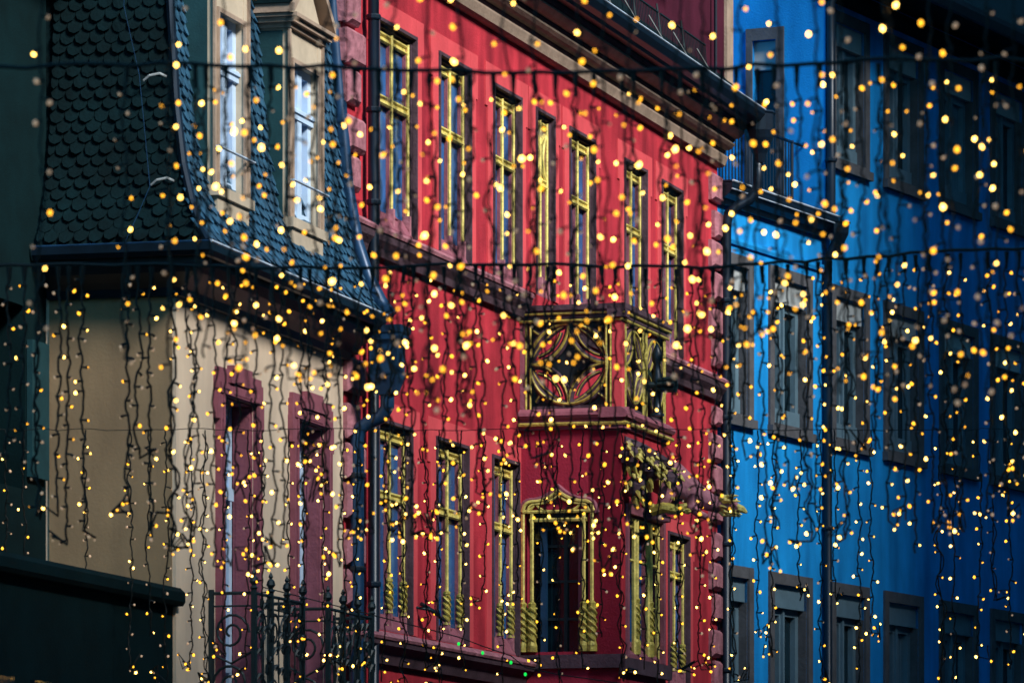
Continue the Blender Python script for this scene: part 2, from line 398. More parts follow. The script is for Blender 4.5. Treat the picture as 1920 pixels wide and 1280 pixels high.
MB().box(OA - .01, OA + .10, OD - .085, OD + .012, 6.62, 7.48).build('corner_pier', 'redband', ORL)
tracery_panel(lambda a, dp, z: (OA + .12 + a, OD - .04 + dp, z), .78, 6.62, 7.48)
tracery_panel(lambda a, dp, z: (OA + .92 + a, OD - .04 + dp, z), .78, 6.62, 7.48)
MB().box(OA - .012, OA + .08, .003, .05, 6.62, 7.48).build('wall_pier', 'mauve', ORL)

# flank window under an ogee head
W = MB(); W.box(OA + .16, OA + .18, .06, .72, 4.30, 5.66); fw = W.build('flank_window', 'darkglass', ORL)
k = MB()
for o in (.20, .42, .56, .70): k.box(OA + .125, OA + .158, o - .018, o + .018, 4.3, 5.64)
for z in (4.62, 4.98, 5.32, 5.60): k.box(OA + .128, OA + .155, .06, .72, z - .012, z + .012)
k.build('sash', 'iron', fw)
MB().box(OA + .11, OA + .122, .55, .60, 4.3, 5.5).build('sash', 'mauve', fw)
MB().box(OA + .05, OA + .10, .19, .25, 4.3, 5.5).build('jamb_strip', 'blulead', fw)
g = MB()
for o in (.035, .125, .64, .72):
    g.tube([(OA - .02, o, 4.4), (OA - .02, o, 5.62)], .02, 6)
g.tube([(OA - .02, .03, 5.64), (OA - .02, .74, 5.64)], .016, 6)
g.tube([(OA - .015, .10, 5.56), (OA - .015, .67, 5.56)], .02, 6)
def ogee(hw, h0, h1, c=.385):
    pts = []
    for t in range(33):
        u = -1 + t / 16; a = abs(u)
        if a > .72: z = h0 + (h1 - h0) * .50 * math.sqrt(max(0, 1 - ((a - .72) / .28) ** 2))
        else: z = h0 + (h1 - h0) * (.50 + .5 * (1 - a / .72) ** 2.2)
        pts.append((c + u * hw, z))
    return pts
for hw, h0, h1, r in ((.355, 5.64, 5.84, .02), (.31, 5.64, 5.79, .012)):
    g.tube([(OA - .025, o, z) for o, z in ogee(hw, h0, h1)], r, 6)
for c in (.16, .61):
    for sg in (-1, 1):
        g.tube([(OA - .02, c + sg * (.11 - .11 * math.sin(t * PI / 16)), 5.65 + .09 * math.sin(t * PI / 16 + .0) * 1.0 * t / 8) for t in range(9)], .012, 5)
g.build('gilded_arch', 'gold', ORL)
MB().tube([(OA - .012, o, z) for o, z in ogee(.385, 5.62, 5.88)], .028, 6).build('hood_mould', 'mauve', ORL)
MB().runo([(OA - .006, 5.64), (OA - .006, 5.65), (OA + .01, 5.65), (OA + .01, 5.64)], .05, .72).build('arch_back', 'mauve', ORL)
for o in (.035, .125, .64, .72):
    tw = MB()
    tw.lathe(OA - .02, o, [(.022, 4.78), (.042, 4.76), (.036, 4.73), (.04, 4.40), (.052, 4.36), (.052, 4.30)], 8)
    for h in range(3):
        tw.tube([(OA - .02 + .042 * math.cos(h * 2.09 + u * .6), o + .042 * math.sin(h * 2.09 + u * .6), 4.40 + u * .02) for u in range(17)], .013, 5)
    tw.build('twisted_column', 'oldgold', ORL)
MB().box(OA - .05, OA + .0, .0, OD + .05, 4.14, 4.27).build('ledge', 'darkstone_and_shadow', ORL)
MB().box(OA - .05, OB + .02, OD + .008, OD + .06, 4.10, 4.24).build('ledge', 'darkstone_and_shadow', ORL)
# front window of the bay
fr = red_window(OA + .18, OB - .14, 4.27, 5.70, 5.30, parent=ORL, twisted=True, o=OD, lights=3) if False else None
f = MB(); a, b = OA + .16, OB - .12
f.box(a, a + .07, OD - .25, OD + .03, 4.25, 5.72); f.box(b - .07, b, OD - .25, OD + .03, 4.25, 5.72); f.box(a + .07, b - .07, OD - .25, OD + .027, 5.63, 5.72)
fwn = f.build('front_window', 'mauve', ORL)
MB().box(a, b, OD - .22, OD - .20, 4.25, 5.7).build('glass', 'glass', fwn)
g = MB()
for x in (a + .09, a + .45, a + .55, a + .98, a + 1.08, b - .10): g.tube([(x, OD - .03, 4.3), (x, OD - .03, 5.6)], .026, 6)
for z in (5.60, 5.52, 5.2): g.tube([(a + .07, OD - .04, z), (b - .07, OD - .04, z)], .018, 6)
g.build('gilded_rib', 'gold', fwn)
MB().run([(OD - .2, 4.25), (OD, 4.25), (OD, 4.29), (OD - .2, 4.45)], a + .07, b - .07).build('sill', 'mauve', fwn)
for x in (a + .5, a + 1.03):
    g = MB(); g.lathe(x, OD - .02, [(.022, 4.85), (.042, 4.83), (.032, 4.80), (.034, 4.45), (.048, 4.42), (.045, 4.30)], 8)
    for h in range(3):
        g.tube([(x + .036 * math.cos(h * 2.09 + u * .6), OD - .02 + .036 * math.sin(h * 2.09 + u * .6), 4.46 + u * .02) for u in range(17)], .012, 5)
    g.build('twisted_column', 'oldgold', fwn)

# gilded leafwork and the stone beast under the bay's corner
lf = MB(); ld = MB()
random.seed(5)
for cs, co, cz, R0, n in ((OA + .06, OD + .06, 6.16, .13, 26), (OA + .40, OD + .17, 6.06, .15, 34), (OA + .75, OD + .30, 5.98, .13, 26), (OA + .10, OD + .12, 5.86, .13, 24)):
    ld.ball((cs, co, cz), R0 * .8, R0 * .8, R0 * .8, 10, 7, .12)
    for i in range(n):
        th = random.uniform(0, PI); ph = random.uniform(0, 2 * PI)
        d = Vector((math.sin(th) * math.cos(ph), math.sin(th) * math.sin(ph), math.cos(th)))
        c = Vector((cs, co, cz)) + d * R0 * .8
        e = c + d * R0 * .35 + Vector((0, .02, -.05))
        lf.tube([c - d * .03, c + d * R0 * .16, e], [.012, .026, .006], 5)
lo = ld.build('leaf_boss', 'darkstone_and_shadow', ORL); lf.build('gilded_leaves', 'oldgold', ORL)
bt = MB()
bt.tube([(OA + .1, OD - .02, 6.3), (OA + .3, OD + .12, 6.22), (OA + .75, OD + .30, 6.12)], [.07, .09, .05], 8)
bt.build('bracket', 'darkstone_and_shadow', ORL)

gb = MB(); S0 = OA + .86                                   # beast: body runs outwards (o) from the bay
bodyp = [(S0, 1.02, 6.04), (S0, 1.14, 6.05), (S0, 1.28, 5.99), (S0, 1.42, 5.91), (S0, 1.55, 5.83), (S0, 1.66, 5.77), (S0, 1.76, 5.735), (S0, 1.84, 5.73)]
gb.tube(bodyp, [.12, .18, .19, .145, .11, .09, .075, .05], 12)
gb.tube([(S0 - .09, 1.22, 5.98), (S0 - .13, 1.27, 5.84), (S0 - .12, 1.20, 5.70), (S0 - .12, 1.13, 5.64)], [.10, .085, .05, .035], 8)   # haunch
gb.tube([(S0 - .12, 1.13, 5.64), (S0 - .13, 1.22, 5.60), (S0 - .13, 1.30, 5.60)], [.04, .04, .03], 7)
gb.tube([(S0 + .09, 1.22, 5.98), (S0 + .13, 1.27, 5.84), (S0 + .12, 1.20, 5.70)], [.10, .085, .05], 8)
gb.tube([(S0 - .07, 1.52, 5.83), (S0 - .10, 1.50, 5.72), (S0 - .10, 1.58, 5.65), (S0 - .10, 1.66, 5.62)], [.06, .055, .04, .03], 8)
gb.tube([(S0, 1.80, 5.735), (S0, 1.90, 5.72), (S0, 1.96, 5.69)], [.06, .06, .035], 8)
G = gb.build('gargoyle', 'pink', RH, True, label='crouching stone beast jutting from the bay with a gilded head')
gm = MB()
for i in range(40):
    t = random.uniform(0, 2 * PI); o = random.uniform(1.76, 1.90)
    c = Vector((S0 + .06 * math.cos(t), o, 5.735 + .065 * math.sin(t)))
    gm.tube([c, c + Vector((.03 * math.cos(t), .03, .03 * math.sin(t))), c + Vector((.05 * math.cos(t), .075, .035 * math.sin(t) - .01))], [.018, .018, .004], 5)
gm.tube([(S0, 1.93, 5.71), (S0, 1.99, 5.69), (S0, 2.03, 5.66)], [.045, .035, .012], 7)
gm.build('gilded_mane', 'gold', G)
gw = MB()
gw.tube([(S0 - .14, 1.12, 5.68), (S0 - .16, 1.24, 5.72), (S0 - .15, 1.36, 5.69), (S0 - .13, 1.47, 5.74)], [.05, .06, .05, .02], 7)
for i in range(8): gw.ball((S0 - .15 + random.uniform(-.03, .03), 1.12 + i * .05, 5.70 + random.uniform(-.03, .03)), .035, .04, .03, 7, 5, .2)
gw.build('gilded_scroll', 'oldgold', G)

# downpipes of the red house
def pipe(name, pts, r, parent, clamps=(), m='lead'):
    p = MB().tube(pts, r, 10).build(name, m, parent, True)
    for (s, o, z) in clamps:
        MB().lathe(s, o, [(r + .012, z), (r + .016, z + .01), (r + .016, z + .035), (r + .012, z + .045)], 10).build('pipe_clamp', 'lead', p)
    return p
pipe('downpipe', [(.52, .10, 0.1), (.52, .10, 10.0), (.50, .3, 10.35), (.5, .5, 10.6)], .048, RH, [(.52, .10, z) for z in (4.6, 6.3, 7.9, 8.7, 9.5)])
pr = pipe('downpipe', [(L + .0, .10, .1), (L + .0, .10, 9.45), (L, .13, 9.58), (L + .04, .22, 9.67), (L + .1, .34, 9.74), (L + .13, .42, 9.84), (L + .13, .43, 10.0), (L + .13, .43, 10.3)], .058, RH,
          [(L, .10, z) for z in (4.5, 5.9, 7.3, 8.6)])
MB().lathe(L + .13, .45, [(.06, 10.15), (.08, 10.25), (.15, 10.42), (.17, 10.5), (.17, 10.68), (.185, 10.70), (.17, 10.72)], 10).build('hopper', 'lead', pr)
br = MB().tube([(2.05, .0, 4.52), (2.10, .12, 4.50), (2.45, .16, 4.42)], .013, 6); br.tube([(2.05, .06, 4.55), (2.22, .14, 4.48)], .02, 6)
br.build('wall_bracket', 'iron', RH)

# dark blue spot lamp standing on the bay ledge
sl = empty('spot_lamp', 0, 0, 73.911)
v = Matrix.Rotation(math.radians(73.911), 4, 'Z') @ Vector((OA + 1.0, -(OD + .10), 6.63)); sl.location = (v.x - 1.4376, v.y + 43.3514, v.z)
tag(sl, 'small dark blue spot lamp post with clustered round heads on the oriel ledge', 'lamp')
MB().lathe(0, 0, [(.07, 0), (.07, .02), (.04, .04), (.035, .18), (.05, .24), (.052, .36), (.035, .44), (.03, .5), (.05, .54), (.055, .6), (.03, .66), (.01, .70)], 10).build('post', 'lead', sl, True)
h = MB()
for a in range(6):
    t = a * PI / 3; h.tube([(-.03 + .04 * math.cos(t), .02, .30 + .05 * math.sin(t)), (-.03 + .055 * math.cos(t), .2, .30 + .06 * math.sin(t))], [.022, .03], 8)
h.tube([(-.05, -.22, .30), (0, .1, .30)], .035, 8)
h.build('lamp_heads', 'iron', sl)

# ------------------------------------------------------------------ CREAM HOUSE
CH = empty('cream_house', -1.4376, 43.3514, 75.256)
tag(CH, 'cream house with slate mansard, two dormers and iron balconies', 'house')
CA = -4.51
CW = [(-3.44, -2.56), (-1.46, -.60)]
w = MB().wall(CA, -.03, 0, 6.52, [(a, b, 3.25, 5.86) for a, b in CW], 0, .34)
w.box(CA, -.03, -8, -.37, 0, 6.52)
w.build('wall', 'cream', CH)
MB().box(CA - .012, CA - .001, -1.03, -.03, 0, 6.5).build('flank_wall', 'tan', CH)  # flank shade painted in with a darker tan than the front
for (a, b) in CW:
    f = MB(); zt = 5.86
    f.box(a - .10, a, -.0, .03, 3.2, zt + .02); f.box(b, b + .10, -.0, .03, 3.2, zt + .02)
    f.box(a - .04, a - .002, .0, .055, 3.2, zt); f.box(b + .002, b + .04, .0, .055, 3.2, zt)
    f.box(a - .15, a + .12, .0, .04, zt + .02, zt + .16); f.box(b - .12, b + .15, .0, .04, zt + .02, zt + .16)
    f.box(a - .10, b + .10, .0, .055, zt + .005, zt + .09); f.box(a + .2, b - .2, .0, .06, zt + .02, zt + .25)
    f.box(a - .12, b + .12, .0, .035, zt + .16, zt + .21); f.box(a + .1, b - .1, .0, .075, zt + .10, zt + .145)
    f.box(a - .16, a - .01, .0, .045, zt - .2, zt + .02); f.box(b + .01, b + .16, .0, .045, zt - .2, zt + .02)
    f.box(b + .07, b + .10, .03, .048, 3.2, zt - .2); f.box(a - .10, a - .07, .03, .048, 3.2, zt - .2); f.box(b + .045, b + .055, .03, .065, 3.2, zt - .2)
    win = f.build('window', 'mauve', CH)
    q = MB(); q.box(b - .012, b - .001, -.30, -.005, 3.25, zt - .001); q.box(a + .01, b - .012, -.30, -.005, zt - .014, zt - .002); q.build('reveal', 'mauve', win)
    q = MB()
    q.box(b - .035, b - .012, -.16, -.02, 3.3, zt - .03); q.box(b - .04, b - .036, -.135, -.045, 3.5, zt - .2)
    q.build('folded_shutter', 'mauve', win)
    q = MB()
    q.box(a, a + .10, -.24, -.17, 3.25, zt); q.box(b - .11, b - .03, -.24, -.17, 3.25, zt); q.box((a + b) / 2 - .06, (a + b) / 2 + .06, -.238, -.16, 3.25, zt - .05)
    q.box(a + .1, b - .1, -.237, -.172, zt - .09, zt); q.box(a + .02, b - .1, -.24, -.13, 5.08, 5.18); q.box(a + .02, b - .1, -.24, -.16, 3.7, 3.78)
    q.build('sash', 'sash', win)
    MB().box(a, b, -.255, -.245, 3.25, zt).build('glass', 'glass', win)

# mansard profile: outward offset at each height
PR = [(6.86, .36), (6.98, .27), (7.2, .17), (7.5, .07), (8.0, -.02), (8.9, -.10), (9.9, -.18), (10.6, -.24)]
def off(z):
    for (z0, a), (z1, b) in zip(PR, PR[1:]):
        if z <= z1: return a + (b - a) * (z - z0) / (z1 - z0)
    return PR[-1][1]
core = MB()
for (z0, a), (z1, b) in zip(PR, PR[1:]):
    p = [(CA - a, a, z0), (.02, a, z0), (.02, -8, z0), (CA - a, -8, z0), (CA - b, b, z1), (.02, b, z1), (.02, -8, z1), (CA - b, -8, z1)]
    core.add(p, [(0, 1, 5, 4), (3, 0, 4, 7), (1, 2, 6, 5), (2, 3, 7, 6), (4, 5, 6, 7), (0, 3, 2, 1)])
core.build('roof', 'darkslate_and_shade', CH)
random.seed(3)
def tiles(front):
    q = MB(); z = 6.90; row = 0
    while z < 10.5:
        dz = .088; zt, zb = z + dz * 1.75, z
        ot, ob = off(min(zt, 10.6)), off(z)
        lo = (CA - ob) if front else -1.02
        hi = 0.0 if front else ob
        x = lo + (.0 if row % 2 else -.06)
        while x < hi:
            x0, x1 = max(x, lo), min(x + .115, hi)
            if x1 - x0 > .05:
                lift = .034 + random.uniform(-.006, .012); dd = random.uniform(-.012, .012)
                P = (lambda a, t, zz: (a, (ob + (ot - ob) * t) + lift * (1 - t) + .004, zz)) if front else (lambda a, t, zz: (CA - (ob + (ot - ob) * t) - lift * (1 - t) - .004, a, zz))
                w_ = x1 - x0
                shape = [(0, 1), (1, 1), (1, .34), (.86, .12), (.5, 0), (.14, .12), (0, .34)]
                top = [P(x0 + w_ * a, t, zb + (zt - zb) * t + dd) for a, t in shape]
                bot = [((p[0], p[1] - .018, p[2]) if front else (p[0] + .018, p[1], p[2])) for p in top]
                n = 7
                q.add(top + bot, [tuple(range(n))] + [(i, (i + 1) % n, n + (i + 1) % n, n + i) for i in range(n)])
            x += .121
        z += dz; row += 1
    return q
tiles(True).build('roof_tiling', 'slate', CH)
tiles(False).build('roof_tiling', 'darkslate_and_shade', CH)  # same tiles as the front, coloured near-black as shade
hp = MB().tube([(CA - a - .02, a + .02, z) for z, a in PR], .035, 8); hp.build('hip_ridge', 'lead', CH)
vg = MB().tube([(-.02, a + .05, z) for z, a in PR], [.075] * 2 + [.06] * 6, 10); vg.build('verge_flashing', 'blulead', CH, True)
# boxed eaves and gutter round front and flank
ev = [(-.02, 6.50), (.06, 6.50), (.08, 6.56), (.14, 6.60), (.24, 6.66), (.30, 6.72), (.30, 6.85), (-.02, 6.85)]
e = MB().run(ev, CA, -.02, -1, 0)
n = len(ev)
e.add([(CA - o, o, z) for o, z in ev] + [(CA - o, -1.03, z) for o, z in ev], [(i, (i + 1) % n, n + (i + 1) % n, n + i) for i in range(n)] + [tuple(range(n, 2 * n))])
e.build('eaves', 'lead', CH)
gp = [(.302, 6.80), (.33, 6.765), (.38, 6.765), (.41, 6.80), (.415, 6.86), (.40, 6.86), (.39, 6.81), (.34, 6.785), (.31, 6.81)]
e = MB().run(gp, CA, -.1, -1, 0); n = len(gp)
e.add([(CA - o, o, z) for o, z in gp] + [(CA - o, -1.03, z) for o, z in gp], [(i, (i + 1) % n, n + (i + 1) % n, n + i) for i in range(n)] + [tuple(range(n, 2 * n))])
g_ = e.build('gutter', 'lead', CH)
MB().tube([(CA - .40, .41, 6.865), (-.1, .41, 6.865)], .015, 6).build('gutter_lip', 'zinc_with_highlight', g_)
MB().tube([(CA - .41, -1.03, 6.865), (CA - .41, .41, 6.865)], .008, 6).build('gutter_lip', 'blulead', g_)
# hopper, swan neck and pipe at the gutter's end
hp = pipe('downpipe', [(.06, .10, .1), (.06, .10, 5.84), (.06, .13, 5.93), (.06, .22, 5.98), (.04, .33, 6.02), (.02, .38, 6.10), (.02, .38, 6.4)], .06, CH, [(.06, .10, z) for z in (3.4, 4.7, 5.5)], 'blulead')
h = MB()
for z0, z1, r0, r1 in ((6.20, 6.28, .075, .10), (6.28, 6.34, .10, .12), (6.34, 6.66, .12, .125), (6.66, 6.72, .15, .15), (6.72, 6.78, .16, .17)):
    h.add([(.02 + a * r, .38 + b * r, z) for z, r in ((z0, r0), (z1, r1)) for a, b in ((-1, -1), (1, -1), (1, 1), (-1, 1))],
          [(0, 1, 2, 3), (4, 7, 6, 5), (0, 4, 5, 1), (1, 5, 6, 2), (2, 6, 7, 3), (3, 7, 4, 0)])
h.build('hopper', 'blulead', hp)

def dormer(a, b, zsill, ztop, ped):
    o = .17
    d = MB()
    d.box(a, a + .10, -1, o, zsill - .05, ztop); d.box(b - .10, b, -1, o, zsill - .05, ztop); d.box(a + .1, b - .1, -1, o - .004, ztop - .25, ztop)
    d.box(a + .1, b - .1, -1, -.02, zsill - .05, ztop - .25)
    D = d.build('dormer', 'creamtrim', CH)
    q = MB(); q.box(a - .012, a - .001, -1, o - .05, zsill - .35, ztop - .02); q.box(b + .001, b + .012, -1, o - .05, zsill - .35, ztop - .02); q.build('cheek', 'teal', D)
    q = MB(); q.box(a - .03, b + .04, -.2, o + .05, zsill - .08, zsill); q.box(a + .02, b - .04, -.2, o + .025, zsill - .30, zsill - .08); q.box(a + .06, b - .1, -.2, o + .035, zsill - .36, zsill - .28)
    q.build('sill', 'creamtrim', D)
    q = MB()
    q.box(a - .02, a + .015, o, o + .02, zsill, ztop); q.box(b - .015, b + .02, o, o + .02, zsill, ztop)
    q.box(a + .075, a + .11, o, o + .018, zsill, ztop - .23); q.box(b - .11, b - .075, o, o + .018, zsill, ztop - .23); q.box(a + .11, b - .11, o - .002, o + .016, ztop - .265, ztop - .23)
    q.build('moulding', 'beige', D)
    q = MB(); zt = ztop - .25
    q.box(a + .10, a + .22, .035, .105, zsill, zt); q.box(b - .19, b - .10, .035, .105, zsill, zt); q.box((a + b) / 2 - .06, (a + b) / 2 + .06, .035, .12, zsill, zt)
    q.box(a + .1, b - .1, .037, .103, zt - .07, zt); q.box(a + .1, b - .1, .037, .103, zsill, zsill + .1)
    zm = zsill + (zt - zsill) * .66
    q.box(a + .1, b - .1, .035, .13, zm, zm + .09); q.box(a + .1, b - .1, .035, .145, zm + .05, zm + .075)
    q.build('sash', 'sash', D)
    MB().box(a + .1, b - .1, .046, .054, zsill, zt).build('glass', 'glass', D)
    q = MB().tube([(a - .02, o + .05, zsill + .3), (b + .03, o + .05, zsill + .3)], .012, 6); q.tube([(a, o, zsill + .3), (a, o + .05, zsill + .3)], .01, 5); q.tube([(b, o, zsill + .3), (b, o + .05, zsill + .3)], .01, 5)
    q.build('guard_bar', 'zinc_with_highlight', D)
    q = MB()
    for z0, z1, ex in ((ztop, ztop + .04, .03), (ztop + .04, ztop + .08, .07), (ztop + .08, ztop + .11, .10)):
        q.box(a - ex, b + ex, -1, o + ex, z0, z1)
    q.build('cornice', 'beige', D)
    if ped:
        c = (a + b) / 2; z0 = ztop + .11
        MB().runo([(a, z0), (b, z0), (c, z0 + .46)], -1, o).build('pediment', 'creamtrim', D)
        q = MB()
        for x0, x1 in ((a - .12, c), (b + .12, c)):
            q.runo([(x0, z0), (x1, z0 + .50), (x1, z0 + .58), (x0, z0 + .07)], -1, o + .09)
        q.build('gable_trim', 'beige', D)
        q = MB()
        for x0, x1 in ((a - .14, c), (b + .14, c)):
            q.runo([(x0, z0 + .072), (x1, z0 + .582), (x1, z0 + .62), (x0, z0 + .11)], -1, o + .07)
        q.build('dormer_roof', 'darkslate_and_shade', D)
    return D
dormer(-4.10, -3.24, 7.41, 9.04, True)
dormer(-2.14, -1.22, 7.43, 8.97, True)

# iron balconies
def balcony(a, b):
    ZR = 4.27; zb = 3.2; D = .37
    B = MB().box(a - .02, b + .02, .0, D + .03, zb - .12, zb).build('balcony', 'iron', CH)
    r = MB()
    r.tube([(a, .0, ZR), (a, D, ZR), (b, D, ZR), (b, .0, ZR)], .014, 6); r.build('handrail', 'iron', B); r = MB(); r.tube([(a, .0, ZR - .1), (a, D, ZR - .1), (b, D, ZR - .1), (b, .0, ZR - .1)], .008, 5)
    r.build('upper_rail', 'iron', B); r = MB()
    r.tube([(a, .0, zb + .08), (a, D, zb + .08), (b, D, zb + .08), (b, .0, zb + .08)], .012, 5)
    r.build('bottom_rail', 'iron', B)
    ps = [(a, D), (a + (b - a) * .34, D), (a + (b - a) * .67, D), (b, D), (a, .02), (b, .02)]
    for i, (s, o) in enumerate(ps):
        p = MB().box(s - .018, s + .018, o - .018, o + .018, zb, ZR + .03)
        p.build('post', 'iron', B)
        if i < 4:
            MB().lathe(s, o, [(.014, ZR + .02), (.035, ZR + .04), (.016, ZR + .06), (.038, ZR + .09), (.03, ZR + .12), (.012, ZR + .14), (.02, ZR + .155), (.004, ZR + .19)], 8).build('finial', 'iron', B)
    def scroll(P, w, z0, z1, hand):
        q = []
        for t in range(26):
            th = t * .42; rad = (w * .46) * (1 - t / 30)
            q.append(P(w / 2 + hand * (rad * math.cos(th)), z0 + (z1 - z0) * .5 + rad * 1.05 * math.sin(th)))
        return q
    f = MB(); nb = 9
    for k in range(nb):
        s = a + (b - a) * (k + .5) / nb
        f.tube([(s, D, zb + .08), (s, D, ZR)], .007, 5)
        for z in [zb + .12 + .16 * j_ + random.uniform(-.06, .06) for j_ in range(6)]:
            for sg in ((-1,), (1,), (-1, 1))[random.randrange(3)]:
                e_ = random.uniform(.6, 1.3); f.tube([(s, D, z), (s + sg * .035 * e_, D + .012, z + .05 * e_), (s + sg * .07 * e_, D + .02, z + .06 * e_), (s + sg * .075 * e_, D + .015, z + .01), (s + sg * .05 * e_, D + .01, z - .0)], [.008, .017, .013, .010, .005], 5)
    for k in range(4):
        s = a + (b - a) * k / 4
        P = lambda x, z: (s + x, D + .012, z)
        f.tube(scroll(P, (b - a) / 4, ZR - .42, ZR - .12, 1 if k % 2 else -1), .008, 5)
        f.tube(scroll(P, (b - a) / 4, zb + .1, zb + .45, -1 if k % 2 else 1), .008, 5)
    f.build('front_panel', 'iron', B)
    f = MB()
    P = lambda x, z: (a - .005, .02 + x, z)
    f.tube(scroll(P, D - .04, ZR - .5, ZR - .12, 1), .011, 5); f.tube(scroll(P, D - .04, zb + .12, zb + .6, -1), .012, 5)
    f.tube([(a, .02, zb + .6), (a, D * .5, zb + .52), (a, D, zb + .62)], .01, 5)
    f.build('side_panel', 'iron', B)
balcony(-3.70, -2.40); balcony(-1.70, -.42)

# lightning wire with curved clips on the dark flank of the roof
lw = empty('lightning_wire', -1.4376, 43.3514, 75.256)
tag(lw, 'thin pale lightning wire with curved clips down the dark roof flank', 'wire')
def fl(z, o): return CA - off(z) - .05
MB().tube([(fl(9.9, 0) - .05, -.46, 9.9), (fl(8.8, 0) - .05, -.42, 8.75), (fl(8.1, 0) - .06, -.27, 8.2), (fl(7.35, 0) - .07, -.13, 7.32), (fl(7.1, 0) - .05, -.2, 7.1), (CA - .42, -.27, 6.87)], .0025, 5).build('wire', 'blulead', lw)
for z, o in ((8.16, -.24), (7.33, -.125)):
    MB().tube([(fl(z, 0) - .05, o, z), (fl(z, 0) - .06, o + .05, z + .035), (fl(z, 0) - .05, o + .13, z + .05), (fl(z, 0) - .01, o + .17, z + .03)], .010, 6).build('clip', 'blind', lw)

# ------------------------------------------------------------------ DARK NEIGHBOUR on the left and its single-storey front
NH = empty('dark_house', -1.4376, 43.3514, 75.256)
tag(NH, 'house front coloured shade-dark at the left edge beside the cream house', 'house')
MB().wall(-14, -4.54, 0, 9.2, [(-5.9, -5.0, 5.0, 6.4)], -1.05, .3).build('wall', 'black', NH)
MB().run([(-.75, 9.2), (-1.3, 11), (-1.8, 13.5), (-8, 13.5), (-8, 9.2)], -14, -4.56).build('roof', 'darkslate_and_shade', NH)
wn = MB().box(-5.9, -5.0, -1.3, -1.27, 5.0, 6.4).build('window', 'darkglass', NH)
MB().box(-4.98, -4.60, -1.045, -1.0, 5.1, 6.15).build('shutter', 'teal', NH)
MB().run([(-1.05, 9.05), (-.7, 9.1), (-.65, 9.2), (-1.05, 9.25)], -14, -4.56).build('cornice', 'black', NH)
AN = empty('shop_annexe', -1.4376, 43.3514, 75.256)
tag(AN, 'low dark shop annexe with a stone coping in the bottom left corner', 'annexe')
MB().box(-13, -4.53, -1.03, -.02, 0, 4.12).build('wall', 'black', AN)
MB().run([(-1.03, 4.12), (.05, 4.12), (.07, 4.15), (.07, 4.22), (.03, 4.26), (-1.03, 4.30)], -13, -4.49).build('coping', 'black', AN)
q = MB()
for k in range(5): q.box(-12.5 + k * 1.6, -11.3 + k * 1.6, -.022, .012, .4, 3.4)
q.build('shop_window', 'darkglass', AN)

# ------------------------------------------------------------------ BLUE HOUSE
BH = empty('blue_house', 2.2792, 56.2381, 64.457)
tag(BH, 'blue house with grey stone windows and a railed roof terrace', 'house')
BX = [(.02, .98), (1.46, 2.74), (3.34, 4.54), (5.04, 6.34), (6.92, 8.26), (8.74, 10.06), (10.6, 11.9)]
MIDZ, LOWZ, TOPZ = (7.28, 9.20), (3.75, 5.72), (10.55, 12.42)
ins = .13
def op(x, z): return (x[0] + ins, x[1] - ins, z[0] + ins, z[1] - ins)
holes = [op(x, z) for x in BX for z in (MIDZ, LOWZ)]
w = MB().wall(-.05, 3.2, 0, 9.85, [h for h in holes if h[0] < 3.2], 0, .28)
w.build('wall', 'blue', BH)
w = MB().wall(3.2, 15, 0, 12.75, [h for h in holes if h[0] > 3.2] + [op(x, TOPZ) for x in BX[2:]], 0, .28)
w.box(3.46, 15, -9, -.31, 0, 12.75)
w.wall(-1.45, -.002, 9.85, 12.75, [(-.92, -.62, 9.95, 12.08)], 3.2 - .003, .2, axis='o')
w.build('wall', 'blue', BH)
MB().box(-.05, 3.19, -9, -.31, 0, 9.84).box(-2, 3.19, -9, -1.5, 9.84, 13).build('rear_wall', 'blue', BH)
